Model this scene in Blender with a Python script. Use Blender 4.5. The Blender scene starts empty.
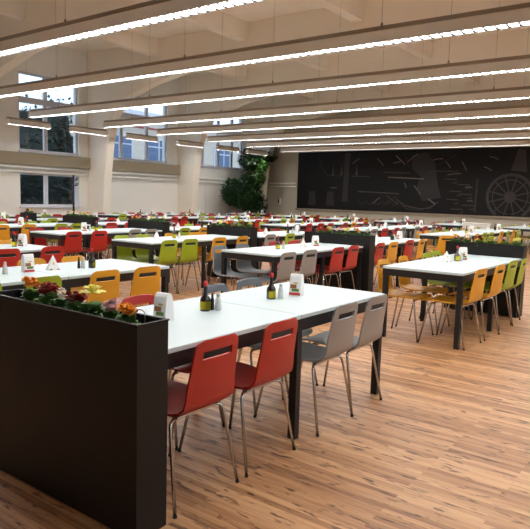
import bpy, bmesh, math, random
from mathutils import Vector, Matrix
R = math.radians
PI = math.pi
rnd = random.Random(7)
scene = bpy.context.scene
C = scene.collection

# ------------------------------------------------------------------ materials
def srgb(r, g, b):
    f = lambda c: (c/255)/12.92 if c/255 <= .04045 else ((c/255+.055)/1.055)**2.4
    return (f(r), f(g), f(b), 1)

def mat(name, col, rough=.5, metal=0, noise=0, nscale=8, bump=0, bscale=40, spec=.5, coat=0):
    m = bpy.data.materials.new(name); m.use_nodes = True
    nt = m.node_tree; b = nt.nodes['Principled BSDF']
    b.inputs['Base Color'].default_value = col
    b.inputs['Roughness'].default_value = rough
    b.inputs['Metallic'].default_value = metal
    b.inputs['Specular IOR Level'].default_value = spec
    if coat: b.inputs['Coat Weight'].default_value = coat
    tc = nt.nodes.new('ShaderNodeTexCoord')
    if noise:
        n = nt.nodes.new('ShaderNodeTexNoise'); n.inputs['Scale'].default_value = nscale; n.inputs['Detail'].default_value = 4
        r = nt.nodes.new('ShaderNodeMapRange'); r.inputs[3].default_value = 1-noise; r.inputs[4].default_value = 1+noise
        mx = nt.nodes.new('ShaderNodeVectorMath'); mx.operation = 'SCALE'; mx.inputs[0].default_value = col[:3]
        nt.links.new(tc.outputs['Object'], n.inputs['Vector']); nt.links.new(n.outputs['Fac'], r.inputs[0])
        nt.links.new(r.outputs[0], mx.inputs['Scale']); nt.links.new(mx.outputs[0], b.inputs['Base Color'])
    if bump:
        n2 = nt.nodes.new('ShaderNodeTexNoise'); n2.inputs['Scale'].default_value = bscale; n2.inputs['Detail'].default_value = 3
        bp = nt.nodes.new('ShaderNodeBump'); bp.inputs['Strength'].default_value = bump; bp.inputs['Distance'].default_value = .01
        nt.links.new(tc.outputs['Object'], n2.inputs['Vector']); nt.links.new(n2.outputs['Fac'], bp.inputs['Height'])
        nt.links.new(bp.outputs['Normal'], b.inputs['Normal'])
    return m

def emis(name, col, s):
    m = bpy.data.materials.new(name); m.use_nodes = True
    b = m.node_tree.nodes['Principled BSDF']
    b.inputs['Base Color'].default_value = (.8, .8, .8, 1)
    b.inputs['Emission Color'].default_value = col; b.inputs['Emission Strength'].default_value = s
    return m

def glass_mat():
    m = bpy.data.materials.new('window_glass'); m.use_nodes = True; nt = m.node_tree
    for n in list(nt.nodes):
        if n.type != 'OUTPUT_MATERIAL': nt.nodes.remove(n)
    o = [n for n in nt.nodes][0]
    t = nt.nodes.new('ShaderNodeBsdfTransparent'); t.inputs[0].default_value = (.92, .96, 1, 1)
    g = nt.nodes.new('ShaderNodeBsdfGlossy'); g.inputs['Roughness'].default_value = .02
    lw = nt.nodes.new('ShaderNodeLayerWeight'); lw.inputs[0].default_value = .5
    pw = nt.nodes.new('ShaderNodeMath'); pw.operation = 'POWER'; pw.inputs[1].default_value = 4
    f = nt.nodes.new('ShaderNodeMath'); f.operation = 'MULTIPLY_ADD'; f.inputs[1].default_value = .6; f.inputs[2].default_value = .03
    nt.links.new(lw.outputs['Facing'], pw.inputs[0]); nt.links.new(pw.outputs[0], f.inputs[0])
    mx = nt.nodes.new('ShaderNodeMixShader')
    nt.links.new(f.outputs[0], mx.inputs[0]); nt.links.new(t.outputs[0], mx.inputs[1]); nt.links.new(g.outputs[0], mx.inputs[2])
    nt.links.new(mx.outputs[0], o.inputs['Surface'])
    return m

def floor_mat():
    m = bpy.data.materials.new('laminate_floor'); m.use_nodes = True; nt = m.node_tree; N = nt.nodes; L = nt.links
    b = N['Principled BSDF']; tc = N.new('ShaderNodeTexCoord')
    sep = N.new('ShaderNodeSeparateXYZ'); L.new(tc.outputs['Object'], sep.inputs[0])
    cmb = N.new('ShaderNodeCombineXYZ'); L.new(sep.outputs['Y'], cmb.inputs['X']); L.new(sep.outputs['X'], cmb.inputs['Y'])
    br = N.new('ShaderNodeTexBrick'); br.offset = .37; br.offset_frequency = 2
    br.inputs['Color1'].default_value = (0, 0, 0, 1); br.inputs['Color2'].default_value = (1, 1, 1, 1); br.inputs['Mortar'].default_value = (.3, .3, .3, 1)
    br.inputs['Scale'].default_value = 1; br.inputs['Brick Width'].default_value = 1.1; br.inputs['Row Height'].default_value = .04
    br.inputs['Mortar Size'].default_value = .0008; br.inputs['Mortar Smooth'].default_value = .2; br.inputs['Bias'].default_value = 0
    L.new(cmb.outputs[0], br.inputs['Vector'])
    # grain: noise stretched along the strips, shifted per strip
    mp = N.new('ShaderNodeVectorMath'); mp.operation = 'MULTIPLY'; mp.inputs[1].default_value = (2.2, 42, 1)
    L.new(cmb.outputs[0], mp.inputs[0])
    sh = N.new('ShaderNodeVectorMath'); sh.operation = 'MULTIPLY_ADD'; sh.inputs[1].default_value = (7, 7, 7)
    L.new(br.outputs['Color'], sh.inputs[0]); L.new(mp.outputs[0], sh.inputs[2])
    n1 = N.new('ShaderNodeTexNoise'); n1.inputs['Scale'].default_value = 1; n1.inputs['Detail'].default_value = 6; n1.inputs['Roughness'].default_value = .62
    L.new(sh.outputs[0], n1.inputs['Vector'])
    # knots: lower frequency
    mp2 = N.new('ShaderNodeVectorMath'); mp2.operation = 'MULTIPLY'; mp2.inputs[1].default_value = (7.5, 30, 1)
    L.new(cmb.outputs[0], mp2.inputs[0])
    n2 = N.new('ShaderNodeTexNoise'); n2.inputs['Scale'].default_value = 1; n2.inputs['Detail'].default_value = 3; n2.inputs['Distortion'].default_value = .6
    L.new(mp2.outputs[0], n2.inputs['Vector'])
    kr = N.new('ShaderNodeMapRange'); kr.inputs[1].default_value = .575; kr.inputs[2].default_value = .67
    L.new(n2.outputs['Fac'], kr.inputs[0])
    tone = N.new('ShaderNodeMath'); tone.operation = 'MULTIPLY_ADD'; tone.inputs[1].default_value = .46
    L.new(br.outputs['Fac'], tone.inputs[0])
    sb = N.new('ShaderNodeSeparateColor'); L.new(br.outputs['Color'], sb.inputs[0])
    L.new(sb.outputs[0], tone.inputs[0])
    gs = N.new('ShaderNodeMath'); gs.operation = 'MULTIPLY'; gs.inputs[1].default_value = .9
    L.new(n1.outputs['Fac'], gs.inputs[0]); L.new(gs.outputs[0], tone.inputs[2])
    cr = N.new('ShaderNodeValToRGB'); e = cr.color_ramp.elements
    e[0].position = .22; e[0].color = srgb(92, 54, 32)
    e[1].position = .92; e[1].color = srgb(200, 155, 113)
    x = e.new(.45); x.color = srgb(142, 96, 62)
    x = e.new(.66); x.color = srgb(174, 128, 88)
    L.new(tone.outputs[0], cr.inputs[0])
    mx = N.new('ShaderNodeMix'); mx.data_type = 'RGBA'; mx.inputs[7].default_value = srgb(70, 36, 20)
    km = N.new('ShaderNodeMath'); km.operation = 'MULTIPLY'; km.inputs[1].default_value = .82; L.new(kr.outputs[0], km.inputs[0])
    L.new(km.outputs[0], mx.inputs[0]); L.new(cr.outputs[0], mx.inputs[6]); L.new(mx.outputs[2], b.inputs['Base Color'])
    b.inputs['Roughness'].default_value = .42
    b.inputs['Specular IOR Level'].default_value = .4
    return m

M = dict(
    floor=floor_mat(),
    wall=mat('cream_plaster', srgb(243, 240, 232), .85, noise=.03, nscale=2, bump=.15, bscale=30),
    endwall=mat('taupe_plaster', srgb(190, 181, 162), .85, noise=.03, nscale=2),
    ceiling=mat('ceiling_plaster', srgb(250, 240, 224), .9, noise=.03, nscale=1.5, bump=.2, bscale=14),
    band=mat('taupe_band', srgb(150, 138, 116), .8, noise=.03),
    pipe=mat('cream_pipe', srgb(244, 241, 234), .4),
    table=mat('white_laminate', srgb(206, 220, 222), .38, noise=.012, nscale=3),
    black=mat('black_powdercoat', srgb(24, 22, 22), .5, bump=.05, bscale=200),
    planter=mat('black_planter', srgb(21, 18, 16), .5, noise=.06, nscale=3, spec=.3),
    soil=mat('dark_soil', srgb(38, 28, 20), .95, noise=.3, nscale=60, bump=.6, bscale=80),
    chrome=mat('chrome', (.5, .5, .5, 1), .22, 1),
    rubber=mat('dark_rubber', srgb(25, 25, 25), .7),
    red=mat('red_shell', srgb(176, 38, 30), .38, noise=.04, nscale=5),
    yellow=mat('yellow_shell', srgb(216, 152, 34), .38, noise=.04, nscale=5),
    green=mat('green_shell', srgb(156, 170, 36), .38, noise=.04, nscale=5),
    grey=mat('grey_shell', srgb(150, 143, 136), .42, noise=.04, nscale=5),
    slate=mat('slate_laminate', srgb(104, 110, 116), .4, noise=.04, nscale=5),
    housing=mat('lamp_housing', srgb(236, 230, 220), .4),
    tray=mat('lamp_cable_tray', srgb(158, 142, 122), .6),
    louvre=mat('louvre_dark_reflection', (.02, .02, .02, 1), .4),  # blades painted near black for the darkness they would mirror
    lamp=emis('lamp_light', (.96, .985, 1, 1), 48),
    wire=mat('steel_wire', (.5, .5, .5, 1), .3, 1),
    frame=mat('window_frame_white', srgb(214, 214, 222), .45),
    glass=glass_mat(),
    bottle=mat('dark_brown_glass', srgb(24, 14, 8), .12, coat=.5),
    ylabel=mat('yellow_paper', srgb(240, 226, 60), .6, noise=.12, nscale=60),
    redcap=mat('red_plastic', srgb(200, 40, 44), .35),
    shaker=mat('frosted_glass', srgb(214, 216, 214), .2, noise=.05, nscale=40),
    pepper=mat('pepper_dark', srgb(30, 26, 24), .25),
    steelcap=mat('brushed_cap', (.6, .6, .6, 1), .3, 1),
    paper=mat('white_paper', srgb(238, 238, 236), .7, noise=.02, nscale=20),
    pred=mat('print_red', srgb(190, 50, 48), .6), pgreen=mat('print_green', srgb(96, 130, 50), .6),
    pbrown=mat('print_brown', srgb(150, 96, 52), .6), pyel=mat('print_ochre', srgb(216, 176, 90), .6),
    leaf=mat('primrose_leaf', srgb(92, 132, 66), .5, noise=.35, nscale=25),
    leafdark=mat('ficus_leaf', srgb(34, 62, 26), .45, noise=.4, nscale=6),
    leafbright=mat('ficus_leaf_bright', srgb(110, 164, 80), .4, noise=.3, nscale=9),
    stem=mat('bark', srgb(84, 66, 46), .9, noise=.2, nscale=20),
    f_orange=mat('petal_orange', srgb(232, 150, 40), .6), f_red=mat('petal_red', srgb(140, 24, 26), .6),
    f_yellow=mat('petal_pale_yellow', srgb(240, 232, 130), .6), f_pink=mat('petal_pink', srgb(226, 184, 188), .6),
    f_white=mat('petal_white', srgb(236, 226, 214), .6), f_centre=mat('flower_centre', srgb(220, 160, 30), .7),
    mural=mat('mural_black', srgb(11, 8, 8), .5, noise=.5, nscale=.9, spec=.25),
    mshade=mat('mural_shade', srgb(20, 15, 13), .5, noise=.5, nscale=3), mdim=mat('mural_dim_brown', srgb(28, 21, 18), .5, noise=.45, nscale=3), mmid=mat('mural_bronze', srgb(60, 47, 40), .5, noise=.4, nscale=4),
    mlit=mat('mural_pale_line', srgb(116, 100, 90), .5, noise=.35, nscale=5), mwheel=mat('mural_wheel', srgb(40, 30, 28), .5, noise=.4, nscale=2),
    dark=mat('dark_iron', srgb(24, 22, 22), .5),
    white=mat('white_enamel', srgb(226, 222, 214), .4),
    terracotta=mat('pot_brown', srgb(92, 62, 46), .7),
    conifer=mat('conifer_green', srgb(58, 72, 66), .9, noise=.4, nscale=3),
    hedge=mat('hedge_green', srgb(56, 62, 58), .9, noise=.5, nscale=4),
    facade=mat('facade_render', srgb(214, 200, 186), .85, noise=.05, nscale=1),
    fglass=mat('facade_glass_sky_tint', srgb(84, 104, 140), .25), fred=mat('red_gutter', srgb(150, 60, 56), .6),  # pane blue-grey carries the reflected sky in its colour
    ground=mat('outdoor_ground', srgb(110, 112, 100), .95, noise=.2, nscale=1),
)

# ------------------------------------------------------------------ helpers
class MB:
    def __init__(s): s.bm = bmesh.new()
    def box(s, x0, x1, y0, y1, z0, z1, bevel=0):
        r = bmesh.ops.create_cube(s.bm, size=1)
        bmesh.ops.scale(s.bm, vec=(x1-x0, y1-y0, z1-z0), verts=r['verts'])
        bmesh.ops.translate(s.bm, vec=((x0+x1)/2, (y0+y1)/2, (z0+z1)/2), verts=r['verts'])
        if bevel:
            es = list({e for v in r['verts'] for e in v.link_edges})
            bmesh.ops.bevel(s.bm, geom=es, offset=bevel, segments=2, affect='EDGES', profile=.5)
        return s
    def prism(s, pts, depth, M4=Matrix()):       # polygon in local xy, extruded along +z by depth
        a = [s.bm.verts.new(M4 @ Vector((p[0], p[1], 0))) for p in pts]
        b = [s.bm.verts.new(M4 @ Vector((p[0], p[1], depth))) for p in pts]
        n = len(pts)
        s.bm.faces.new(a[::-1]); s.bm.faces.new(b)
        for i in range(n): s.bm.faces.new((a[i], a[(i+1) % n], b[(i+1) % n], b[i]))
        return s
    def lathe(s, prof, seg=16, at=(0, 0, 0)):
        rings = []
        for r, z in prof:
            rings.append([s.bm.verts.new((at[0]+r*math.cos(2*PI*i/seg), at[1]+r*math.sin(2*PI*i/seg), at[2]+z)) for i in range(seg)])
        for a, b in zip(rings, rings[1:]):
            for i in range(seg): s.bm.faces.new((a[i], a[(i+1) % seg], b[(i+1) % seg], b[i]))
        s.bm.faces.new(rings[0][::-1]); s.bm.faces.new(rings[-1])
        return s
    def tube(s, pts, r, seg=8, closed=False):
        pts = [Vector(p) for p in pts]; n = len(pts); rings = []
        rr = r if isinstance(r, (list, tuple)) else [r]*n
        prev = None
        for i, p in enumerate(pts):
            if closed: t = (pts[(i+1) % n]-pts[i-1]).normalized()
            else: t = (pts[min(i+1, n-1)]-pts[max(i-1, 0)]).normalized()
            up = Vector((0, 0, 1)) if abs(t.z) < .9 else Vector((1, 0, 0))
            if prev is not None: up = prev
            a = (up-t*up.dot(t)).normalized(); b = t.cross(a); prev = a
            rings.append([s.bm.verts.new(p+rr[i]*(a*math.cos(2*PI*k/seg)+b*math.sin(2*PI*k/seg))) for k in range(seg)])
        for i in range(n if closed else n-1):
            A, B = rings[i], rings[(i+1) % n]
            for k in range(seg): s.bm.faces.new((A[k], A[(k+1) % seg], B[(k+1) % seg], B[k]))
        if not closed:
            s.bm.faces.new(rings[0][::-1]); s.bm.faces.new(rings[-1])
        return s
    def mesh(s, name, m, smooth=False):
        bmesh.ops.recalc_face_normals(s.bm, faces=s.bm.faces)
        me = bpy.data.meshes.new(name); s.bm.to_mesh(me); s.bm.free()
        me.materials.append(m if not isinstance(m, str) else M[m])
        if smooth:
            for p in me.polygons: p.use_smooth = True
        return me
    def build(s, name, m, parent=None, smooth=False):
        return link(name, s.mesh(name, m, smooth), parent)

def link(name, me, parent=None):
    o = bpy.data.objects.new(name, me); C.objects.link(o)
    if parent: o.parent = parent
    return o
def thing(name, label, cat, loc=(0, 0, 0), rz=0, group=None):
    o = bpy.data.objects.new(name, None); C.objects.link(o); o.empty_display_size = .1
    o.location = loc; o.rotation_euler = (0, 0, rz)
    return tag(o, label, cat, group)
def tag(o, label, cat, group=None):
    o['label'] = label; o['category'] = cat
    if group: o['group'] = group
    return o
def struct(o, label=None):
    o['kind'] = 'structure'
    if label: o['label'] = label
    return o
def kids(o): return [c for c in o.children]
def copy_tree(o, parent=None):
    c = o.copy(); C.objects.link(c)
    if parent: c.parent = parent
    for ch in kids(o): copy_tree(ch, c)
    return c
class Proto:
    """the first use hands out the original, later ones are copies"""
    def __init__(s, make): s.make = make; s.o = None
    def use(s, label, loc, rz=0, group=None):
        if s.o is None: s.o = s.make(); o = s.o
        else: o = copy_tree(s.o)
        o.location = loc; o.rotation_euler = (0, 0, rz); o['label'] = label
        if group: o['group'] = group
        return o

# ------------------------------------------------------------------ setting
X0, X1, Y0, Y1, ZC = -5.0, 22.2, -7.0, 17.0, 6.0
struct(MB().box(X0-.3, X1+.3, Y0-.3, Y1+.3, -.2, 0).build('floor', 'floor'))
c = MB().box(X0-.3, X1+.3, Y0-.3, Y1+.3, ZC, ZC+.3)
for y in (13.8, 10.4, 7.0, 3.6, .2, -3.2): c.box(X0, X1, y-.14, y+.14, 5.55, ZC+.05)   # ribs cast with the ceiling
struct(c.build('ceiling', 'ceiling'))
def wall_with_holes(name, axis, a, b, z0, z1, p0, p1, holes, m):
    us = sorted({a, b, *[h[0] for h in holes], *[h[1] for h in holes]}); zs = sorted({z0, z1, *[h[2] for h in holes], *[h[3] for h in holes]})
    w = MB()
    for i in range(len(us)-1):
        for j in range(len(zs)-1):
            cu, cz = (us[i]+us[i+1])/2, (zs[j]+zs[j+1])/2
            if any(h[0] < cu < h[1] and h[2] < cz < h[3] for h in holes): continue
            if axis == 'x': w.box(us[i], us[i+1], p0, p1, zs[j], zs[j+1])
            else: w.box(p0, p1, us[i], us[i+1], zs[j], zs[j+1])
    bmesh.ops.remove_doubles(w.bm, verts=w.bm.verts, dist=1e-4)
    seen = {}
    for f in list(w.bm.faces):                                          # drop faces shared by neighbouring cells
        seen.setdefault(frozenset(v.index for v in f.verts) if False else tuple(sorted(tuple(round(x, 3) for x in v.co) for v in f.verts)), []).append(f)
    dead = [f for fs in seen.values() if len(fs) > 1 for f in fs]
    bmesh.ops.delete(w.bm, geom=dead, context='FACES')
    return struct(w.build(name, m))
WIN = [(10.35, 12.5, 2.62, 5.0, [11.32], 1), (13.3, 16.55, 2.62, 4.95, [14.35, 15.55], 2), (18.0, 21.2, 2.62, 4.9, [18.62, 19.6, 20.5], 3), (10.35, 12.5, .93, 1.98, [11.32], 4)]
WIN += [(x, x+3.2, 2.62, 4.95, [x+1.06, x+2.13], 5+i) for i, x in enumerate((-3.8, .65, 4.95))]  # unseen windows added to bring in cool daylight
wall_with_holes('wall_left', 'x', X0, X1, 0, ZC, Y1, Y1+.3, [w[:4] for w in WIN], 'wall')
struct(MB().box(X1, X1+.3, Y0, Y1, 0, ZC).build('wall_back', 'endwall'))
struct(MB().box(X0-.3, X0, Y0, Y1, 0, ZC).build('wall_front', 'wall'))
WINR_ADDED = [(x, x+3.2, 2.62, 4.95, [x+1.06, x+2.13], 8+i) for i, x in enumerate((-3.8, .65, 4.95, 9.2, 13.4))]  # out-of-view windows added as daylight for ceiling and walls
wall_with_holes('wall_right', 'x', X0, X1, 0, ZC, Y0-.3, Y0, [w[:4] for w in WINR_ADDED], 'wall')
for (x0, x1, z0, z1, mull, n) in WIN+WINR_ADDED:
    w = bpy.data.objects.new('window_%d' % n, None); C.objects.link(w); w.location = ((x0+x1)/2, Y1+.12 if n < 8 else Y0-.12, z0); struct(w)
    if n >= 8: w.rotation_euler = (0, 0, PI)
    ox, oz = (x0+x1)/2, z0
    f = MB(); t = .07
    f.box(x0-ox, x1-ox, -.04, .04, 0, t).box(x0-ox, x1-ox, -.04, .04, z1-oz-t, z1-oz)
    f.box(x0-ox, x0-ox+t, -.04, .04, t, z1-oz-t).box(x1-ox-t, x1-ox, -.04, .04, t, z1-oz-t)
    for mx_ in mull: f.box(mx_-.06-ox, mx_+.06-ox, -.04, .04, t, z1-oz-t)
    tz = 4.17
    if z1 > 3:
        xs = [x0+t]+sum([[m_-.06, m_+.06] for m_ in mull], [])+[x1-t]
        for i in range(0, len(xs), 2): f.box(xs[i]-ox, xs[i+1]-ox, -.04, .04, tz-.09-oz, tz+.09-oz)
    f.build('window_frame', 'frame', w)
    xs = [x0+t]+sum([[m_-.06, m_+.06] for m_ in mull], [])+[x1-t]
    for i in range(0, len(xs), 2):
        spans = [(z0+t, tz-.09), (tz+.09, z1-t)] if z1 > 3 else [(z0+t, z1-t)]
        for (a, b) in spans: MB().box(xs[i]-ox, xs[i+1]-ox, -.004, .004, a-oz, b-oz).build('glass_pane', 'glass', w)
    MB().box(x0-ox-.03, x1-ox+.03, -.2, -.05, -.035, 0).build('window_sill', 'frame', w)
# portal frames: column, haunch and roof beam in one casting, mirrored about the middle of the hall
half = [(16.28, 0), (16.14, 1.9), (15.98, 3.1), (15.75, 3.75), (15.3, 4.38), (13.8, 4.78), (11.7, 5.12), (8.5, 5.3), (5, 5.36)]
poly = half + [(10-y, z) for y, z in half[-2::-1]] + [(Y0, 0), (Y0, ZC), (Y1, ZC), (Y1, 0)]
for i, x in enumerate((.05, 4.3, 8.55, 12.85, 17.1, 21.6)):
    wd = .3
    m4 = Matrix(((0, 0, 1, x), (1, 0, 0, 0), (0, 1, 0, 0), (0, 0, 0, 1)))
    o = MB()
    o.prism(poly, wd, m4); struct(o.build('trim_%d' % (i+1), 'ceiling'), 'cream concrete portal column and roof beam')
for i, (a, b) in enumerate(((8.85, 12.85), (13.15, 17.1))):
    struct(MB().box(a, b, Y1-.14, Y1, 2.2, 2.57).build('trim_%d' % (i+7), 'band'), 'taupe band below the upper windows')  # plain taupe strip, darker than the wall around it
struct(MB().box(X0, X1, Y1-.02, Y1, 0, .1).build('baseboard_left', 'band'))
struct(MB().box(X1-.02, X1, Y0, Y1, 0, .1).build('baseboard_back', 'band'))
for z, nm in ((2.13, 'upper'), (1.99, 'lower')):
    p = MB().tube([(X0+.1, Y1-.11, z), (12.8, Y1-.11, z)], .034)
    p.tube([(13.2, Y1-.11, z), (17.05, Y1-.11, z)], .034).tube([(17.45, Y1-.11, z), (21.55, Y1-.11, z)], .034)
    hp_ = tag(p.build('heating_pipe', 'pipe', None, True), '%s of two cream pipes along the window wall' % nm, 'pipe')
    for bx in (1.5, 6.5, 10.0, 12.3, 14.0, 16.2, 18.2, 20.8): MB().box(bx-.015, bx+.015, Y1-.08, Y1-.001, z-.012, z+.012).build('bracket', 'pipe', hp_)
    z2 = z-.06
    tag(MB().tube([(X1-.028, 14.8, z2), (X1-.028, 16.2, z2)], .026).build('heating_pipe', 'pipe', None, True), '%s of two pipes between the plant and the mural' % nm, 'pipe')
tag(MB().tube([(18.72, Y1-.055, 0), (18.72, Y1-.055, 1.9)], .02).build('conduit_pipe', 'pipe', None, True), 'vertical cream conduit on white wall beside the tall plant', 'pipe')

# ------------------------------------------------------------------ tables
TX0 = {1: 1.77, 2: 5.722, 3: 8.2, 4: 12.15, 5: 14.6, 6: 18.5}
TL, TW, TY0, TS = 2.23, .84, 1.853, 2.1452
ROW = ['front-row', 'second-row', 'third-row', 'fourth-row', 'fifth-row', 'sixth-row', 'window-row']
LINE = {1: 'first line', 2: 'second line', 3: 'third line', 4: 'fourth line toward mural', 5: 'fifth line toward mural', 6: 'line nearest mural'}
DY = {1: .07, 2: .04}
def tname(b, k): return '%s table of %s' % (ROW[k], LINE[b])
def make_table():
    t = thing('dining_table', '', 'table')
    for i in range(2):
        MB().box(i*TL/2+(.0025 if i else 0), (i+1)*TL/2-(0 if i else .0025), 0, TW, .725, .75, .004).build('tabletop', 'table', t)
    f = MB()
    f.box(.002, TL-.002, .002, .032, .655, .7245).box(.002, TL-.002, TW-.032, TW-.002, .655, .7245)
    f.box(.002, .032, .0325, TW-.0325, .655, .7245).box(TL-.032, TL-.002, .0325, TW-.0325, .655, .7245).box(TL/2-.015, TL/2+.015, .0325, TW-.0325, .655, .7245)
    f.build('apron_frame', 'black', t)
    for x in (.004, TL/2-.025, TL-.054):
        for y in (.004, TW-.054):
            MB().box(x, x+.05, y, y+.05, .0, .6545, .003).build('leg', 'black', t)
    return t
tables = Proto(make_table)

# ------------------------------------------------------------------ chairs
def shell_mesh(color):
    # profile (y toward the table, z), from the front edge of the seat to the top of the back
    ctrl = [(.225, .408), (.215, .423), (.19, .431), (.10, .430), (0, .424), (-.10, .422), (-.165, .426), (-.208, .44), (-.238, .467), (-.254, .508), (-.264, .57)]
    z = .58
    top = (-.300, .79)
    vs = [.18, .36, .45, .58, .665, .75, .84, .88, .91, .94, .965, .985, 1.0]
    prof = list(ctrl)+[(-.264+(top[0]+.264)*v, .57+(top[1]-.57)*v) for v in vs]
    L = [0]
    for a, b in zip(prof, prof[1:]): L.append(L[-1]+math.dist(a, b))
    tot = L[-1]
    def hw(i):
        y, z_ = prof[i]; s = L[i]/tot
        w = .177 if s < .5 else .177-(s-.5)/.5*.034
        d = L[i]; r = .055
        if d < r: w -= r-math.sqrt(max(0, r*r-(r-d)**2))
        d = tot-L[i]; r = .05
        if d < r: w -= r-math.sqrt(max(0, r*r-(r-d)**2))
        return w
    us = [-1, -.93, -.82, -.66, -.35, 0, .35, .66, .82, .93, 1]
    bm = bmesh.new(); G = []
    for i, (y, z_) in enumerate(prof):
        w = hw(i); row = []
        for u in us:
            curve = .012*(u*u) * (1 if i > 9 else .6)          # slightly dished
            row.append(bm.verts.new((u*w, y+(curve if i > 8 else 0), z_+(curve if i <= 8 else 0))))
        G.append(row)
    n0 = len(ctrl); s0, s1 = n0+3, n0+4                          # slot rows: .755 -> .86
    for i in range(len(prof)-1):
        for j in range(len(us)-1):
            if s0 <= i <= s1 and -.66 <= (us[j]+us[j+1])/2 <= .66: continue
            bm.faces.new((G[i][j], G[i][j+1], G[i+1][j+1], G[i+1][j]))
    bmesh.ops.recalc_face_normals(bm, faces=bm.faces)
    bmesh.ops.solidify(bm, geom=list(bm.faces), thickness=.011)
    bmesh.ops.recalc_face_normals(bm, faces=bm.faces)
    me = bpy.data.meshes.new('seat_shell'); bm.to_mesh(me); bm.free()
    me.materials.append(M[color])
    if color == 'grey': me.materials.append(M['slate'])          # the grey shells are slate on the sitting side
    for p in me.polygons:
        p.use_smooth = True
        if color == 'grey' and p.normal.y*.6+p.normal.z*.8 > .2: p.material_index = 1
    me.set_sharp_from_angle(angle=R(40))
    return me
def leg_pts(sx, sy):
    return [(sx*.11, sy*.135, .405), (sx*.15, sy*.15, .405), (sx*.168, sy*.157, .40), (sx*.178, sy*.163, .384), (sx*.185, sy*.172, .345), (sx*.218, sy*.238, .006)]
LEGM = {}
def parts_meshes():
    for sx in (-1, 1):
        for sy in (-1, 1):
            LEGM[(sx, sy)] = MB().tube(leg_pts(sx, sy), .0085, 8).mesh('leg', 'chrome', True)
    p = leg_pts(1, 1)[-1]
    LEGM['cap'] = MB().lathe([(.009, 0), (.010, .002), (.010, .012), (.0085, .013)], 8).mesh('foot_cap', 'rubber', True)
    LEGM['frame'] = MB().box(-.12, .12, -.15, -.12, .399, .411).box(-.12, .12, .12, .15, .399, .411).box(-.015, .015, -.1195, .1195, .401, .413).mesh('under_frame', 'chrome')
    m = MB()
    for sx in (-1, 1):
        for sy in (-1, 1): m.tube(leg_pts(sx, sy), .009, 5)
    m.box(-.12, .12, -.15, -.12, .399, .411).box(-.12, .12, .12, .15, .399, .411)
    LEGM['all'] = m.mesh('leg_frame', 'chrome', True)
parts_meshes()
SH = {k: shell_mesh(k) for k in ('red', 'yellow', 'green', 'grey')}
def make_chair(color, full):
    def f():
        t = thing('dining_chair', '', 'chair')
        link('seat_shell', SH[color], t)
        if full:
            link('under_frame', LEGM['frame'], t)
            for sx in (-1, 1):
                for sy in (-1, 1):
                    l = link('leg', LEGM[(sx, sy)], t)
                    cp = link('foot_cap', LEGM['cap'], l); p = leg_pts(sx, sy)[-1]; cp.location = (p[0], p[1], 0)
        else: link('leg_frame', LEGM['all'], t)
        return t
    return f
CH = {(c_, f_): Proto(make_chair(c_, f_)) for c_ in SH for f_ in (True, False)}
COLN = {'R': 'red', 'Y': 'yellow', 'L': 'green', 'G': 'grey'}
CX0 = (.25, .76, 1.45, 1.88)
CXS = {(1, 1): (.35, .80, 1.38, 1.86), (1, 2): (.3, .85, 1.50, 2.03), (2, 1): (.12, .62, 1.32, 1.78), (2, 2): (.25, .69, 1.33, 1.85), (3, 1): (.14, .56, 1.24, 1.66)}
# colours: near side (camera side, left to right) / far side
COL = {
 (1, 0): ('RRGG', 'RRGG'), (1, 1): ('LLYY', 'YYYY'), (1, 2): ('RRRR', 'RRRY'),
 (2, 0): ('YYLL', 'YYLL'), (2, 1): ('GGRR', 'GGRR'), (2, 2): ('LLYY', 'LLYY'), (2, 3): ('RRGG', 'RRLR'), (2, 4): ('YYLL', 'YLLL'), (2, 5): ('RRRR', 'LRLR'),
 (3, 1): ('RYRY', 'RYRY'), (3, 2): ('GLGL', 'GLRR'), (3, 3): ('LYYR', 'LYLR'), (3, 4): ('RRGG', 'RGGR'), (3, 5): ('LGRR', 'LGRG'), (3, 6): ('LRLR', 'RLRL'),
 (4, 1): ('YYLL', 'YYLL'), (4, 2): ('GRRG', 'GRRG'), (4, 3): ('GRRR', 'LGRG'), (4, 4): ('RLRR', 'LRLL'), (4, 5): ('RRGL', 'RGRL'), (4, 6): ('LRGR', 'RLRG'),
 (5, 1): ('YLYL', 'LYYL'), (5, 2): ('GRGR', 'RGRG'), (5, 3): ('RYRG', 'GRRY'), (5, 4): ('LYRR', 'RYRL'), (5, 5): ('RLLG', 'LRGR'), (5, 6): ('GRLR', 'RGRL'),
 (6, 1): ('YLYL', 'LYLY'), (6, 2): ('YYLL', 'RYGR'), (6, 3): ('GRRG', 'RRGR'), (6, 4): ('LYRY', 'YRYR'), (6, 5): ('LRYR', 'RYGR'), (6, 6): ('RLRG', 'GRLR'),
}
POS = ['leftmost', 'second from left', 'third from left', 'rightmost']
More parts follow.
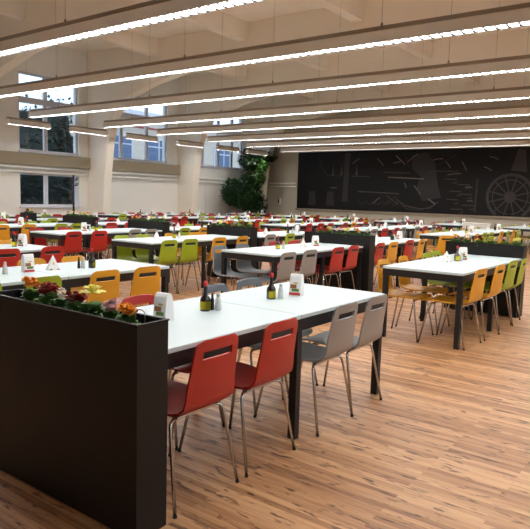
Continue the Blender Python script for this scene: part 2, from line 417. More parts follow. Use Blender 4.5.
for (b, k), (near, far) in COL.items():
    tx, ty = TX0[b]+(.3 if (b, k) == (1, 2) else 0), TY0+k*TS+DY.get(k, 0)
    extra = {(1, 0): 'long white table with black legs in the foreground beside the big planter',
             (2, 0): 'long white table with yellow and green chairs on the right'}.get((b, k), 'long white table with black frame, %s of %s' % (ROW[k], LINE[b]))
    tables.use(extra, (tx, ty, 0), 0, 'long white canteen tables')
    CX = CXS.get((b, k), CX0) if (b, k) == (1, 0) or (b, k) in CXS else tuple(c_+rnd.uniform(-.06, .05) for c_ in CX0)
    for side, cols in (('near', near), ('far', far)):
        for i, ch in enumerate(cols):
            jx, jy, ja = (rnd.uniform(-.02, .02), rnd.uniform(-.03, .03), R(rnd.uniform(-4, 4)))
            if (b, k, side) == (1, 0, 'near'): jx = jy = ja = 0
            y = ty+.167+jy if side == 'near' else ty+TW-.167+jy
            name = {(1, 0): 'foreground table', (2, 0): 'right-hand front table'}.get((b, k), tname(b, k))
            lab = '%s shell chair, %s side, %s, at %s' % (COLN[ch], side, POS[i], name)
            CH[(COLN[ch], b <= 3)].use(lab, (tx+CX[i]+jx, y, 0), ja if side == 'near' else PI+ja, '%s shell chairs' % COLN[ch])
CH[('yellow', True)].use('yellow shell chair standing alone at table end beyond the right-hand planter', (11.65, 4.25, 0), R(-50), 'yellow shell chairs')

# ------------------------------------------------------------------ planters and their flowers
PL, PT, PH = 1.09, .169, .9
def make_planter(length):
    def f():
        t = thing('planter', '', 'planter')
        b = MB(); w = .014
        b.box(0, PT, 0, length, 0, PH-.09)
        b.box(0, w, 0, length, PH-.09, PH).box(PT-w, PT, 0, length, PH-.09, PH).box(w, PT-w, 0, w, PH-.09, PH).box(w, PT-w, length-w, length, PH-.09, PH)
        b.build('planter_box', 'planter', t)
        r = MB(); e = .004
        r.box(-e, .012, -e, length+e, PH, PH+.006).box(PT-.012, PT+e, -e, length+e, PH, PH+.006).box(.012, PT-.012, -e, .012, PH, PH+.006).box(.012, PT-.012, length-.012, length+e, PH, PH+.006)
        r.build('rim', 'planter', t)
        MB().box(w, PT-w, w, length-w, PH-.09, PH-.035).build('soil', 'soil', t)
        return t
    return f
def foliage_bm(n, rad, h, seed, size=.05):
    g = random.Random(seed); m = MB()
    for i in range(n):
        a = g.uniform(0, 2*PI); el = g.uniform(.1, 1.1); d = Vector((math.cos(a)*math.cos(el), math.sin(a)*math.cos(el), math.sin(el)))
        base = Vector((g.uniform(-.02, .02), g.uniform(-.02, .02), 0)); tip = base+Vector((d.x*rad, d.y*rad*1.25, d.z*h))
        side = d.cross(Vector((0, 0, 1))).normalized()*size*.5*g.uniform(.7, 1.2); mid = (base+tip)/2+Vector((0, 0, .018))
        v = [m.bm.verts.new(p) for p in (base, mid*.9+base*.1+side, mid*.6+tip*.4+side*.8, tip-Vector((0, 0, .012)), mid*.6+tip*.4-side*.8, mid*.9+base*.1-side)]
        c1 = m.bm.verts.new(mid+Vector((0, 0, -.006)))
        for q in range(6): m.bm.faces.new((v[q], v[(q+1) % 6], c1))
    return m
FOL = [foliage_bm(46, .075, .10, s).mesh('foliage', 'leaf', True) for s in range(3)]
def petals(n, r, angles, wid=.5):
    m = MB()
    for l, an in enumerate(angles):
        s = r*(1-.16*l); ca, sa = math.cos(R(an)), math.sin(R(an))
        for i in range(n):
            rot = Matrix.Rotation(2*PI*(i+.5*l)/n, 4, 'Z')
            pts = [(0, 0, 0), (.4, wid, .03), (.8, wid*.85, .02), (1, 0, -.06), (.8, -wid*.85, .02), (.4, -wid, .03)]
            v = [m.bm.verts.new(rot @ Vector((s*(p[0]*ca-p[2]*sa), s*p[1], s*(p[0]*sa+p[2]*ca)+.001*l))) for p in pts]
            m.bm.faces.new(v[:4]); m.bm.faces.new([v[0], v[3], v[4], v[5]])
    return m
BL = {}
for nm, key in (('orange', 'f_orange'), ('dark red', 'f_red'), ('pink', 'f_pink'), ('white', 'f_white')):
    BL[nm] = petals(6, .027, (-8, 28, 60), .5).mesh('blossom', key, True)
BL['pale yellow'] = petals(8, .066, (12, 40, 66), .27).mesh('blossom', 'f_yellow', True)
BL['yellow'] = petals(6, .03, (-5, 30, 60), .5).mesh('blossom', 'f_yellow', True)
CEN = MB().lathe([(.002, -.004), (.007, 0), (.006, .006), (.001, .009)], 8).mesh('flower_centre', 'f_centre', True)
def plant(color, loc, label, nb, seed, group, sc=1):
    g = random.Random(seed); t = thing('flowering_plant', label, 'flower', loc, g.uniform(0, 6), group)
    fo = link('foliage', FOL[seed % 3], t); fo.scale = (sc, sc, sc)
    if nb == 1: spots = [(0, 0, .115)]
    else: spots = [(math.cos(i*2.4+seed)*.030*(i > 0), math.sin(i*2.4+seed)*.042*(i > 0), .115-.013*(i % 3)) for i in range(nb)]
    for (x, y, z) in spots:
        bl = link('blossom', BL[color], t); bl.location = (x*sc, y*sc, z*sc); bl.rotation_euler = (g.uniform(-.6, .6), g.uniform(-.6, .6), g.uniform(0, 6)) if nb > 1 else (0, 0, .3)
        ce = link('flower_centre', CEN, bl); ce.location = (0, 0, .006)
    return t
pl_front = make_planter(PL+.02)()
pl_front.location = (1.57, 1.772, 0)
tag(pl_front, 'tall black planter divider in the left foreground with spring flowers', 'planter', 'black planter dividers')
fl = [('orange', 2.62, 7, 1.2), ('dark red', 2.49, 8, 1.1), ('white', 2.385, 2, .95), ('dark red', 2.285, 6, .9), ('pale yellow', 2.16, 1, 1.1), ('pink', 2.03, 5, .85), ('orange', 1.925, 6, .8)]
word = {0: 'farthest from the camera', 1: 'next to the orange one at the left', 2: 'small, between two dark red plants', 3: 'beside the big pale yellow bloom', 4: 'with one big lily-like bloom', 5: 'between the pale yellow and orange ones', 6: 'at the near end'}
for i, (c_, y, nb, sc) in enumerate(fl):
    plant(c_, (1.57+PT/2, y, PH-.036), '%s flower in the foreground planter, %s' % (c_, word[i]), nb, 11+i, 'flowers in the foreground planter', sc*.88)
hp = [(0, .022*math.cos(a), .06+.022*math.sin(a)) for a in [PI*i/10 for i in range(11)]]
hoop = MB().tube([(0, .022, 0)]+hp+[(0, -.022, 0)], .0025, 6).build('wire_hoop', 'wire', None, True)
hoop.location = (1.57+PT/2, 1.85, PH-.035); hoop.rotation_euler = (0, 0, R(20)); tag(hoop, 'small arched metal wire hoop at the near end of the foreground planter', 'hoop')
pl_rest = Proto(make_planter(1.0))
pcols = ['yellow', 'orange', 'white', 'dark red', 'yellow', 'pink']
for k in range(6):
    y = TY0-.01+k*TS+DY.get(k, 0)
    if k == 1: y -= .09
    pr_ = pl_rest.use('black planter divider with flowers at right end of %s' % tname(2, k), (7.962, y, 0), 0, 'black planter dividers')
    if k == 5: y += .1
    pr_.location.y = y; pr_.scale = (1, {1: 1.14, 5: .4}.get(k, 1), 1)
    for i in range(6 if k < 5 else 2):
        c_ = pcols[(i*5+k*2) % 6]
        plant(c_, (7.962+PT/2, y+.1+i*.16, PH-.035), '%s flower, %s, in planter of %s' % (c_, ['nearest', 'second from near end' if k < 5 else 'farthest', 'third from near end', 'third from far end', 'second from far end', 'farthest'][i], tname(2, k)), 4 if k < 3 else 3, 40+k*7+i, 'flowers in the row planters', 1.05)

# ------------------------------------------------------------------ table top items
def make_bottle():
    t = thing('sauce_bottle', '', 'bottle')
    MB().lathe([(.028, 0), (.031, .004), (.031, .06), (.028, .076), (.014, .094), (.0105, .108), (.0105, .146), (.0075, .15)], 20).build('bottle_body', 'bottle', t, True)
    l = MB()
    ang = [R(150+i*8) for i in range(24)]
    ring = [[l.bm.verts.new((r*math.cos(a), r*math.sin(a), z)) for a in ang] for r, z in ((.0315, .010), (.0315, .058))]
    for i in range(23): l.bm.faces.new((ring[0][i], ring[0][i+1], ring[1][i+1], ring[1][i]))
    bmesh.ops.solidify(l.bm, geom=list(l.bm.faces), thickness=-.0006)
    l.build('paper_label', 'ylabel', t)
    MB().lathe([(.0125, .146), (.013, .149), (.013, .166), (.011, .172), (.006, .175)], 14).build('cap', 'redcap', t, True)
    return t
def make_shaker(m, h, r=.02):
    def f():
        t = thing('condiment_shaker', '', 'shaker')
        MB().lathe([(r*.95, 0), (r*1.05, .004), (r, h*.3), (r*.9, h*.45), (r*.95, h*.55), (r*.62, h*.72), (r*.5, h*.78)], 16).build('shaker_body', m, t, True)
        MB().lathe([(r*.56, h*.78), (r*.58, h*.8), (r*.56, h*.95), (r*.3, h)], 14).build('cap', 'steelcap' if m != 'pepper' else 'pepper', t, True)
        return t
    return f
def make_holder():
    t = thing('napkin_holder', '', 'napkin holder')
    # arch profile across x, folded card/plastic, extruded along y
    prof = [(-.036, 0), (-.034, .05), (-.029, .10), (-.022, .13), (-.012, .145), (0, .15), (.012, .145), (.022, .13), (.029, .10), (.034, .05), (.036, 0)]
    m4 = Matrix(((1, 0, 0, 0), (0, 0, 1, -.042), (0, 1, 0, 0), (0, 0, 0, 1)))
    MB().prism(prof, .084, m4).build('holder_body', 'paper', t)
    for s in (-1, 1):
        def panel(y0, y1, z0, z1, off):
            m = MB()
            def xx(z): return s*(.036-.002*min(z, .05)/.05-(.005*max(0, min(z-.05, .05))/.05)-(.007*max(0, z-.1)/.03))
            a = [m.bm.verts.new((xx(z)+s*off, y, z)) for (y, z) in ((y0, z0), (y1, z0), (y1, z1), (y0, z1))]
            m.bm.faces.new(a if s > 0 else a[::-1]); return m
        panel(-.041, .041, .004, .022, .0009).build('red_print', 'pred', t)
        panel(-.03, .022, .03, .05, .0012).build('green_print', 'pgreen', t)
        panel(-.012, .034, .052, .078, .0016).build('brown_print', 'pbrown', t)
        panel(-.02, .01, .084, .094, .0016).build('ochre_print', 'pyel', t)
    return t
def make_pyramid():
    t = thing('folded_napkin', '', 'napkin')
    m = MB(); s = .052; h = .125
    b_ = [m.bm.verts.new(p) for p in ((-s, -s*.8, 0), (s, -s*.8, 0), (s, s*.8, 0), (-s, s*.8, 0))]
    tp = [m.bm.verts.new(p) for p in ((-.004, 0, h), (.004, 0, h))]
    m.bm.faces.new((b_[0], b_[1], tp[1], tp[0])); m.bm.faces.new((b_[2], b_[3], tp[0], tp[1]))
    m.bm.faces.new((b_[1], b_[2], tp[1])); m.bm.faces.new((b_[3], b_[0], tp[0])); m.bm.faces.new(b_[::-1])
    m.build('paper_tent', 'paper', t)
    def pan(pts, mm, nm):
        q = MB()
        a = []
        for (x, z, sg) in pts: a.append(q.bm.verts.new((x, sg*(.0416*(1-z/h)+.0009), z)))
        q.bm.faces.new(a); q.build(nm, mm, t)
    for sg in (-1, 1):
        pan([(-.044, .004, sg), (-.018, .004, sg), (-.018, .016, sg), (-.04, .014, sg)], 'pgreen', 'green_print')
        pan([(-.012, .05, sg), (.0, .045, sg), (.006, .068, sg), (-.006, .074, sg)], 'pyel', 'ochre_print')
        pan([(.02, .004, sg), (.046, .004, sg), (.04, .012, sg), (.022, .012, sg)], 'pred', 'red_print')
    return t
BOT = Proto(make_bottle); SHK = Proto(make_shaker('shaker', .10)); PEP = Proto(make_shaker('pepper', .10, .012)); HOL = Proto(make_holder); PYR = Proto(make_pyramid)
GRP = {'B': 'sauce bottles', 'S': 'salt shakers', 'P': 'pepper shakers', 'H': 'napkin holders', 'T': 'folded napkins'}
def item(kind, x, y, label, rz=0):
    p = {'B': BOT, 'S': SHK, 'P': PEP, 'H': HOL, 'T': PYR}[kind]
    p.use(label, (x, y, .75), rz, GRP[kind])
item('B', 2.585, 2.33, 'brown sauce bottle with yellow label, left half of foreground table', R(-35))
item('P', 2.632, 2.318, 'slim black pepper shaker beside left sauce bottle on foreground table')
item('S', 2.664, 2.30, 'frosted salt shaker by left sauce bottle on foreground table')
item('B', 3.20, 2.30, 'brown sauce bottle with yellow label, right half of foreground table', R(35))
item('S', 3.275, 2.275, 'frosted salt shaker by right sauce bottle on foreground table')
item('P', 3.245, 2.32, 'slim black pepper shaker beside right sauce bottle on foreground table')
item('H', 3.46, 2.27, 'white napkin holder with food print, right half of foreground table', R(12))
item('H', 2.23, 2.31, 'white napkin holder behind the planter corner on foreground table', R(6))
t_ = 'second-row table of first line'
item('H', 2.8, 4.5, 'napkin holder with printed face forward on '+t_, R(80))
item('T', 3.03, 4.49, 'folded white napkin pyramid on '+t_, R(-15))
item('S', 3.30, 4.44, 'salt shaker beside dark bottle on '+t_)
item('P', 3.255, 4.44, 'pepper shaker beside dark bottle on '+t_)
item('B', 3.365, 4.40, 'dark sauce bottle on '+t_, R(100))
item('S', 2.60, 4.50, 'left salt shaker at image edge on '+t_)
item('P', 2.54, 4.50, 'left pepper shaker at image edge on '+t_)
item('T', 6.69, 2.37, 'folded white napkin pyramid on right-hand front table', R(-20))
item('B', 6.93, 2.33, 'sauce bottle with yellow label on right-hand front table', R(20))
item('H', 7.13, 2.33, 'printed napkin holder on right-hand front table', R(45))
item('S', 6.99, 2.30, 'salt shaker between bottle and napkin holder on right-hand front table')
t_ = tname(2, 1)
item('B', 6.44, 4.54, 'sauce bottle on '+t_, R(20)); item('S', 6.51, 4.50, 'salt shaker on '+t_); item('T', 7.02, 4.52, 'folded white napkin pyramid on '+t_, .3); item('H', 7.32, 4.51, 'printed napkin holder on '+t_, R(60))
t_ = tname(2, 2)
item('T', 6.3, 6.69, 'folded white napkin pyramid on '+t_, .5); item('B', 6.68, 6.70, 'sauce bottle on '+t_); item('S', 6.75, 6.66, 'salt shaker on '+t_)
t_ = tname(1, 2)
item('B', 3.97, 6.66, 'sauce bottle with yellow label on '+t_, R(10)); item('H', 4.08, 6.66, 'printed napkin holder on '+t_, R(15))
t_ = tname(2, 3)
item('H', 6.52, 8.74, 'printed napkin holder on '+t_, R(70)); item('S', 6.63, 8.72, 'salt shaker on '+t_); item('B', 6.75, 8.7, 'sauce bottle on '+t_)
t_ = tname(2, 4)
item('B', 6.75, 10.85, 'sauce bottle on '+t_); item('H', 6.63, 10.87, 'printed napkin holder on '+t_, .4)
for (b, k) in COL:
    if (b, k) in ((1, 0), (1, 1), (1, 2), (2, 0), (2, 1), (2, 2), (2, 3), (2, 4)): continue
    tx, ty = TX0[b], TY0+k*TS; t_ = tname(b, k)
    x = tx+rnd.uniform(.35, 1.0); y = ty+.42+rnd.uniform(-.06, .06)
    item('T', x, y, 'folded white napkin pyramid on '+t_, rnd.uniform(0, 3))
    item('B', tx+1.25+rnd.uniform(0, .2), y, 'sauce bottle on '+t_, rnd.uniform(0, 6))
    item('S', tx+1.5+rnd.uniform(0, .03), y, 'salt shaker on '+t_)
    item('H', tx+1.72+rnd.uniform(0, .2), y+.03, 'printed napkin holder on '+t_, rnd.uniform(0, 3))

# ------------------------------------------------------------------ lamps
LZ = 3.2
def lamp_parts(t, length, seg_len=1.55):
    # runs along +y from 0 to length; bottom of the louvre at z = 0
    prof = [(-.085, .0), (-.085, .012), (-.068, .125), (-.05, .14), (.05, .14), (.068, .125), (.085, .012), (.085, 0), (.078, 0), (.062, .11), (-.062, .11), (-.078, 0)]
    m4 = Matrix(((1, 0, 0, 0), (0, 0, 1, 0), (0, 1, 0, 0), (0, 0, 0, 1)))
    h = MB().prism(prof, length, m4); h.box(-.072, .072, 0, .006, .002, .109).box(-.072, .072, length-.006, length, .002, .109)
    h.build('housing', 'housing', t)
    MB().box(-.04, .04, .0, length, .1405, .19).build('cable_tray', 'tray', t)
    n = max(1, int(round(length/seg_len)))
    for i in range(n):
        a, b_ = i*length/n+.02, (i+1)*length/n-.02
        MB().box(-.041, .041, a, b_, .0105, .022).build('light_tube', 'lamp', t)
    lv = MB(); ys = [.0065]; y = .10                     # one ladder-shaped grid: two rails joined by cross blades
    while y < length-.05: ys += [y, y+.026]; y += .115
    ys.append(length-.0065)
    xs = (-.075, -.071, .071, .075)
    grid = [[lv.bm.verts.new((x, y, 0)) for x in xs] for y in ys]
    fs = []
    for i in range(len(ys)-1):
        for j in range(3):
            if j == 1 and i % 2 == 0: continue
            fs.append(lv.bm.faces.new((grid[i][j], grid[i][j+1], grid[i+1][j+1], grid[i+1][j])))
    ex = bmesh.ops.extrude_face_region(lv.bm, geom=fs)
    bmesh.ops.translate(lv.bm, vec=(0, 0, .008), verts=[v for v in ex['geom'] if isinstance(v, bmesh.types.BMVert)])
    lv.build('louvre', 'louvre', t)
    y = .6
    while y < length:
        MB().tube([(0, y, .19), (0, y, ZC-LZ)], .003, 6).build('hanger_cable', 'wire', t)
        MB().lathe([(.014, .19), (.014, .225), (.004, .24)], 8, (0, y, 0)).build('cable_grip', 'tray', t, True)
        y += 3.1
LX = [2.3, 4.45, 6.45, 8.62, 10.85, 12.86, 15.12, 17.2, 19.3]  # first row is out of view, added to brighten the foreground floor
hang = ['added unseen above the foreground planter', 'uppermost in the photo', 'second from top in the photo', 'third from top in the photo', 'fourth from top in the photo', 'fourth from the mural', 'third from the mural', 'second from the mural', 'nearest the mural']
for x, wd in zip(LX, hang):
    t = thing('linear_pendant_lamp', 'long cream louvred strip lamp hung across the hall, %s' % wd, 'lamp', (x, -3.6, LZ), 0, 'long strip lamps across the hall')
    lamp_parts(t, 13.6+3.6)
SX = [9.1, 11.1, 13.25, 15.55, 17.7, 19.6]
for i, x in enumerate(SX):
    t = thing('linear_pendant_lamp', 'short strip lamp hung along the window wall, %s' % ['leftmost', 'second from left', 'third from left', 'third from right', 'second from right', 'rightmost by the plant'][i], 'lamp', (x, 15.5, LZ), -PI/2, 'short strip lamps by the windows')
    lamp_parts(t, 1.3)

# ------------------------------------------------------------------ mural of a steam engine on the end wall
mu = thing('wall_mural', 'huge dark mural of a steam engine with wheels and rods on end wall', 'mural', (X1, 5, 1.0))
def my(y): return y-5
MB().box(-.05, -.005, -8.5, 9.68, 0, 2.42).build('mural_panel', 'mural', mu)
MB().box(-.07, -.001, -8.55, 9.73, -.09, -.0005).build('mural_ledge', 'band', mu)
def mstrip(pts, w, name, m):
    pts = [p for p in pts if p[1] > 1.03]                # flat printed lines on the panel: y world, z world
    o = MB()
    o.tube([(-.051, y-5, z-1) for y, z in pts], w/2, 4)
    for v in o.bm.verts: v.co.x = -.051+(v.co.x+.051)*.12
    return o.build(name, m, mu)
import math as _m
def circ(cy, cz, r, n=28, a0=0, a1=2*PI): return [(cy+r*_m.cos(a0+(a1-a0)*i/n), cz+r*_m.sin(a0+(a1-a0)*i/n)) for i in range(n+1)]
def mblob(pts, name, m):
    o = MB(); a = [o.bm.verts.new((-.0512, y-5, z-1)) for y, z in pts]; b_ = [o.bm.verts.new((-.05, y-5, z-1)) for y, z in pts]
    o.bm.faces.new(a[::-1]); o.bm.faces.new(b_)
    for i in range(len(pts)): o.bm.faces.new((a[i], a[(i+1) % len(pts)], b_[(i+1) % len(pts)], b_[i]))
    return o.build(name, m, mu)
mblob([(12.35, 3.35), (12.12, 3.35), (12.18, 1.35), (12.42, 1.35)], 'boiler_column', 'mdim')
mstrip([(13.6, 3.2), (13.55, 2.9), (13.2, 2.42), (12.5, 2.4)], .035, 'pipe_line', 'mdim')
mstrip([(12.0, 2.4), (11.2, 2.38)], .03, 'rail_line', 'mmid')
for y in (12.9, 12.5, 11.8): mblob([(y+.06, 2.43), (y-.06, 2.43), (y-.02, 2.7), (y, 2.95), (y+.02, 2.7)], 'valve', 'mmid')
mstrip([(11.7, 1.78), (9.9, 1.72)], .045, 'rod_line', 'mmid')
for i in range(5): mstrip(circ(11.5-i*.36, 1.42, .14, 18, PI, 2*PI), .025, 'ring_line', 'mdim')
mstrip([(10.1, 3.2), (9.7, 2.85)], .03, 'spoke_line', 'mlit'); mstrip([(9.75, 3.3), (9.55, 2.75)], .03, 'spoke_line', 'mdim')
mstrip([(10.6, 2.55), (9.5, 2.52)], .03, 'rod_line', 'mmid'); mstrip([(10.4, 2.36), (8.9, 2.3)], .035, 'rod_line', 'mlit')
mstrip([(10.4, 1.62), (9.9, 1.3)], .03, 'spoke_line', 'mmid'); mstrip([(10.0, 1.62), (10.5, 1.3)], .03, 'spoke_line', 'mdim')
mstrip([(10.0, 1.5), (9.6, 1.25), (9.0, 1.16), (8.6, 1.2), (8.3, 1.45)], .04, 'rod_line', 'mmid')
mblob([(9.45, 3.2), (8.85, 3.3), (8.5, 2.9), (8.35, 2.1), (8.2, 1.6), (8.9, 1.45), (9.2, 1.9), (9.05, 2.4), (9.4, 2.7)], 'cylinder', 'mshade')
mstrip([(8.7, 2.6), (7.6, 2.58)], .03, 'rod_line', 'mmid'); mstrip([(8.4, 2.8), (7.7, 3.2)], .025, 'spoke_line', 'mdim')
for (a, z) in ((8.1, 2.3), (7.6, 2.1), (7.9, 1.85), (7.5, 1.75), (8.0, 1.55), (7.4, 1.35), (7.8, 1.2)):
    mstrip([(a, z), (a-.45, z-.01), (a-.45, z-.14), (a-.3, z-.15)], .028, 'linkage', 'mmid')
mstrip([(8.7, 1.55), (8.4, 1.35)], .035, 'linkage', 'mlit'); mstrip([(9.9, 1.45), (9.6, 1.15), (9.0, 1.1), (8.5, 1.3)], .035, 'linkage', 'mdim')
mblob([(6.95, 1.1), (6.88, 1.1), (6.85, 2.3), (6.92, 2.3)], 'post_print', 'mdim')
for (a, z, c_, e) in ((9.6, 2.95, 9.2, 3.25), (10.9, 3.1, 10.6, 2.8), (9.3, 2.05, 9.0, 1.7), (8.6, 3.0, 8.2, 3.05), (7.5, 2.95, 7.3, 2.6), (7.3, 2.0, 7.05, 2.0), (11.0, 1.3, 10.7, 1.55), (10.2, 2.9, 9.9, 2.95), (8.1, 2.95, 7.9, 2.7), (6.5, 3.1, 6.2, 3.0), (6.4, 2.6, 6.7, 2.75), (13.0, 1.9, 12.7, 1.9), (9.7, 2.15, 9.6, 1.95), (7.2, 1.5, 7.0, 1.5), (12.0, 2.9, 11.7, 3.1), (8.0, 2.45, 7.5, 2.5)):
    mstrip([(a, z), ((a+c_)/2, (z+e)/2+.02), (c_, e)], .022, 'highlight_line', 'mlit')
wy, wz = 5.72, 1.68
mstrip(circ(wy, wz, .78, 40, R(-55), R(235)), .10, 'wheel_rim', 'mwheel'); mstrip(circ(wy, wz, .60, 32, R(-85), R(265)), .025, 'wheel_rim', 'mmid')
mblob(circ(wy, wz, .2, 18)[:-1], 'wheel_hub', 'mwheel')
for i in range(12):
    a = 2*PI*(i+.5)/12; rr_ = min(.75, .64/max(.01, -_m.sin(a))); mstrip([(wy+.18*_m.cos(a), wz+.18*_m.sin(a)), (wy+rr_*_m.cos(a), wz+rr_*_m.sin(a))], .045, 'wheel_spoke', 'mwheel')
mblob([(5.75, 2.6), (5.2, 2.55), (5.3, 3.3), (5.55, 3.35)], 'smoke_box', 'mwheel')
mstrip(circ(2.2, 1.99, .9, 40), .10, 'wheel_rim', 'mwheel')
for y in (13.9, 13.0): mblob([(y+.2, 1.15), (y-.2, 1.15), (y-.15, 1.75), (y+.15, 1.75)], 'barrel_print', 'mdim')

# ------------------------------------------------------------------ wall things
t = thing('wall_phone', 'small white wall phone between the tall plant and the mural', 'phone', (X1, 15.65, 1.15))
MB().box(-.05, 0, -.07, .07, 0, .26, .012).build('phone_body', 'white', t)
MB().box(-.085, -.0505, -.03, .03, .03, .24, .01).build('handset', 'dark', t)
t = thing('side_cabinet', 'low white cabinet standing beyond the tables below the mural', 'cabinet', (17.2, 5.35, 0))
MB().box(0, .4, -.33, .33, .06, .84).build('cabinet_body', 'white', t)
MB().box(-.012, .41, -.34, .34, .8405, .87, .004).build('cabinet_top', 'white', t)
for sy in (-1, 1):
    d_ = MB().box(-.018, -.0005, min(sy*.004, sy*.325), max(sy*.004, sy*.325), .08, .82, .003).build('door', 'white', t)
    MB().box(-.03, -.0185, sy*.05-.008, sy*.05+.008, .5, .62).build('handle', 'steelcap', d_)
MB().box(.03, .37, -.3, .3, 0, .0595).build('plinth', 'dark', t)
t = thing('coat_stand', 'tall black coat stand with double hooks before the lower window', 'coat stand', (11.35, 15.72, 0))
MB().tube([(0, 0, .05), (0, 0, 1.88)], .032, 12).build('pole', 'dark', t, True)
MB().lathe([(.24, 0), (.24, .03), (.06, .06), (.03, .08)], 20).build('base', 'dark', t, True)
MB().lathe([(.02, 1.87), (.03, 1.89), (.02, 1.93), (.004, 1.94)], 10).build('finial', 'dark', t, True)
for z in (1.64, 1.80):
    for i in range(4):
        a = i*PI/2+(.4 if z < 1.7 else .1); ca, sa = math.cos(a), math.sin(a)
        MB().tube([(ca*.02, sa*.02, z), (ca*.11, sa*.11, z-.03), (ca*.15, sa*.15, z+.01), (ca*.16, sa*.16, z+.06)], [.012, .012, .014, .022], 8).build('hook', 'dark', t, True)
# tall climbing plant in the corner
t = thing('potted_climber', 'tall dark green leafy climbing plant in the corner beside the mural', 'plant', (20.5, 16.1, 0))
MB().lathe([(.2, 0), (.25, .05), (.3, .5), (.32, .52), (.32, .56), (.27, .56), (.26, .5)], 20).build('pot', 'terracotta', t, True)
MB().lathe([(.25, .44), (.25, .50)], 16).build('soil', 'soil', t)
g = random.Random(3)
for i in range(4):
    a = i*1.6; pts = [(.06*math.cos(a), .06*math.sin(a), .5)]
    for q in range(1, 8): pts.append((.06*math.cos(a)+.13*math.sin(q*1.1+i)+(q/7)*(.25*(i-1.5)), .06*math.sin(a)-.05*q/7+.1*math.cos(q+i), .5+q*.38))
    MB().tube(pts, [.03-.003*q for q in range(8)], 6).build('stem', 'stem', t, True)
def leaves(blobs, seed, size):
    g = random.Random(seed); m = MB()
    for (cx, cy, cz, rx, ry, rz_, n) in blobs:
        for i in range(n):
            while True:
                p = Vector((g.uniform(-1, 1), g.uniform(-1, 1), g.uniform(-1, 1)))
                if .25 < p.length < 1: break
            q = Vector((cx+p.x*rx, cy+p.y*ry, cz+p.z*rz_))
            d = (p.normalized()+Vector((g.uniform(-.7, .7), g.uniform(-.7, .7), g.uniform(-1.1, .1)))).normalized()
            s = d.cross(Vector((g.uniform(-.3, .3), g.uniform(-.3, .3), 1))).normalized()*size*.32
            L_ = size*g.uniform(.7, 1.3)
            v = [m.bm.verts.new(x) for x in (q, q+d*L_*.45+s, q+d*L_, q+d*L_*.45-s)]
            m.bm.faces.new(v)
    return m
leaves([(-.55, -.1, 1.55, 1.15, .6, .5, 1700), (.35, -.1, 1.1, .55, .5, .5, 700), (.2, -.05, 2.3, .55, .5, .55, 900), (.5, -.05, 2.95, .5, .45, .4, 800), (-.1, 0, 3.05, .35, .4, .35, 350), (.85, -.3, 3.2, .6, .3, .14, 260), (-1.2, -.1, 1.75, .5, .4, .35, 400)], 5, .17).build('foliage', 'leafdark', t)
leaves([(.15, -.42, 2.4, .35, .2, .4, 110), (.45, -.4, 2.85, .3, .2, .25, 90), (-.3, -.5, 1.7, .4, .2, .25, 40)], 8, .17).build('bright_foliage', 'leafbright', t)['label'] = 'bright green leaves'

# ------------------------------------------------------------------ outdoors
struct(MB().box(-10, 70, Y1+.3, 70, -.6, -.5).build('ground', 'ground'))
def conifer(x, y, h, r, label, seed, dens=1):
    g = random.Random(seed); t = thing('conifer_tree', label, 'tree', (x, y, -.5), 0, 'trees outside the windows')
    MB().tube([(0, 0, 0), (0, 0, h*.97)], [.16, .02], 8).build('trunk', 'stem', t, True)
    m = MB(); n = int(h*5*dens)
    for i in range(n):
        z = h*(.06+.94*i/n); rr = r*(1-z/h)**.8+.05
        for q in range(int(9*dens)+3):
            a = g.uniform(0, 2*PI); L_ = rr*g.uniform(.7, 1.15); d = Vector((math.cos(a), math.sin(a), 0)); s = Vector((-d.y, d.x, 0))*L_*.2
            b_ = Vector((0, 0, z)); tip = b_+d*L_+Vector((0, 0, -.28*L_))
            mid = b_+d*L_*.55+Vector((0, 0, -.05*L_))
            v = [m.bm.verts.new(p) for p in (b_, mid+s, tip, mid-s)]
            m.bm.faces.new(v)
            v2 = [m.bm.verts.new(p) for p in (mid, mid+s*.6+Vector((0, 0, -.3*L_)), tip+Vector((0, 0, -.1)), mid+Vector((0, 0, .1*L_)))]
            m.bm.faces.new(v2)
    m.build('branches', 'conifer', t)
conifer(17.3, 25, 6.4, 1.7, 'dark pointed conifer outside the right pane of the leftmost window', 1, 1.2)
conifer(15.0, 24.0, 4.6, 1.1, 'sparse dark conifer outside the left pane of the leftmost window', 2, .8)
def hedge(x0, x1, y, h, label, seed):
    g = random.Random(seed); m = MB()
    t = thing('hedge', label, 'hedge', ((x0+x1)/2, y, -.5))
    hw = (x1-x0)/2
    leaves([(u, 0, h*.5, 1.0, .5, h*.55, 420) for u in [-hw+1+i*1.3 for i in range(int((x1-x0)/1.3))]], seed, .28).build('foliage', 'hedge', t)
    MB().box(-hw+.4, hw-.4, -.15, .15, 0, h*.9).build('inner_growth', 'hedge', t)
hedge(11, 18.5, 20.0, 3.0, 'dark clipped hedge outside the lower window', 6)
hedge(14, 20.6, 28.5, 6.6, 'tall dark row of evergreens behind the conifers outside', 9)
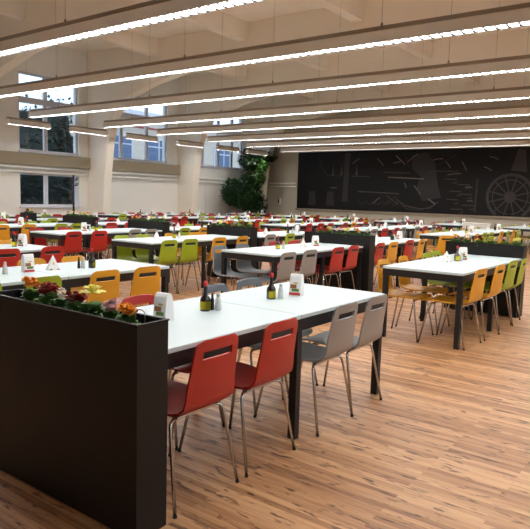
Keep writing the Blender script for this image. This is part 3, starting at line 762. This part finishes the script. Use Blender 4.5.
t = thing('apartment_building', 'pale rendered building with blue windows across the yard outside', 'building', (38, 36, -.5))
MB().box(-10.5, 16, 0, 8, 0, 7.9).build('wall', 'facade', t)
MB().box(-10.9, 16.4, -.4, 8.2, 7.9, 8.2).build('roof', 'frame', t)
MB().box(-10.9, 16.4, -.45, -.4, 6.9, 7.05).build('gutter', 'fred', t)
for zz in (4.4, 1.3):
    for i in range(6):
        x = -9.2+i*4.0
        w_ = MB(); w_.box(x-.1, x+2.5, -.08, -.001, zz-.1, zz+1.9); wf = w_.build('window', 'frame', t)
        for q in range(2):
            MB().box(x+.05+q*1.22, x+1.14+q*1.22, -.1, -.081, zz+.05, zz+1.2).build('pane', 'fglass', wf)
            MB().box(x+.05+q*1.22, x+1.14+q*1.22, -.1, -.081, zz+1.3, zz+1.8).build('pane', 'fglass', wf)

# ------------------------------------------------------------------ light and camera
w = bpy.data.worlds.new('World'); scene.world = w; w.use_nodes = True
bg = w.node_tree.nodes['Background']; bg.inputs[0].default_value = (.72, .86, 1, 1); bg.inputs[1].default_value = 1.9

f, yaw, pitch, roll, h = 599.34, .63498, .11122, .02896, 1.4196
cd = bpy.data.cameras.new('Camera'); cam = bpy.data.objects.new('Camera', cd); C.objects.link(cam)
F = Vector((math.cos(yaw)*math.cos(pitch), math.sin(yaw)*math.cos(pitch), -math.sin(pitch)))
r_ = Vector((math.sin(yaw), -math.cos(yaw), 0)); u_ = r_.cross(F)
cr_, sr_ = math.cos(roll), math.sin(roll)
Rv = r_*cr_+u_*sr_; Uv = -r_*sr_+u_*cr_
m3 = Matrix((Rv, Uv, -F)).transposed()
cam.matrix_world = Matrix.Translation((0, 0, h)) @ m3.to_4x4()
cd.sensor_fit = 'HORIZONTAL'; cd.sensor_width = 36; cd.lens = f*36/530; cd.clip_start = .05; cd.clip_end = 300
scene.camera = cam
vs = scene.view_settings
vs.view_transform = 'Standard'; vs.look = 'None'; vs.gamma = 1; vs.use_curve_mapping = False; vs.exposure = 0
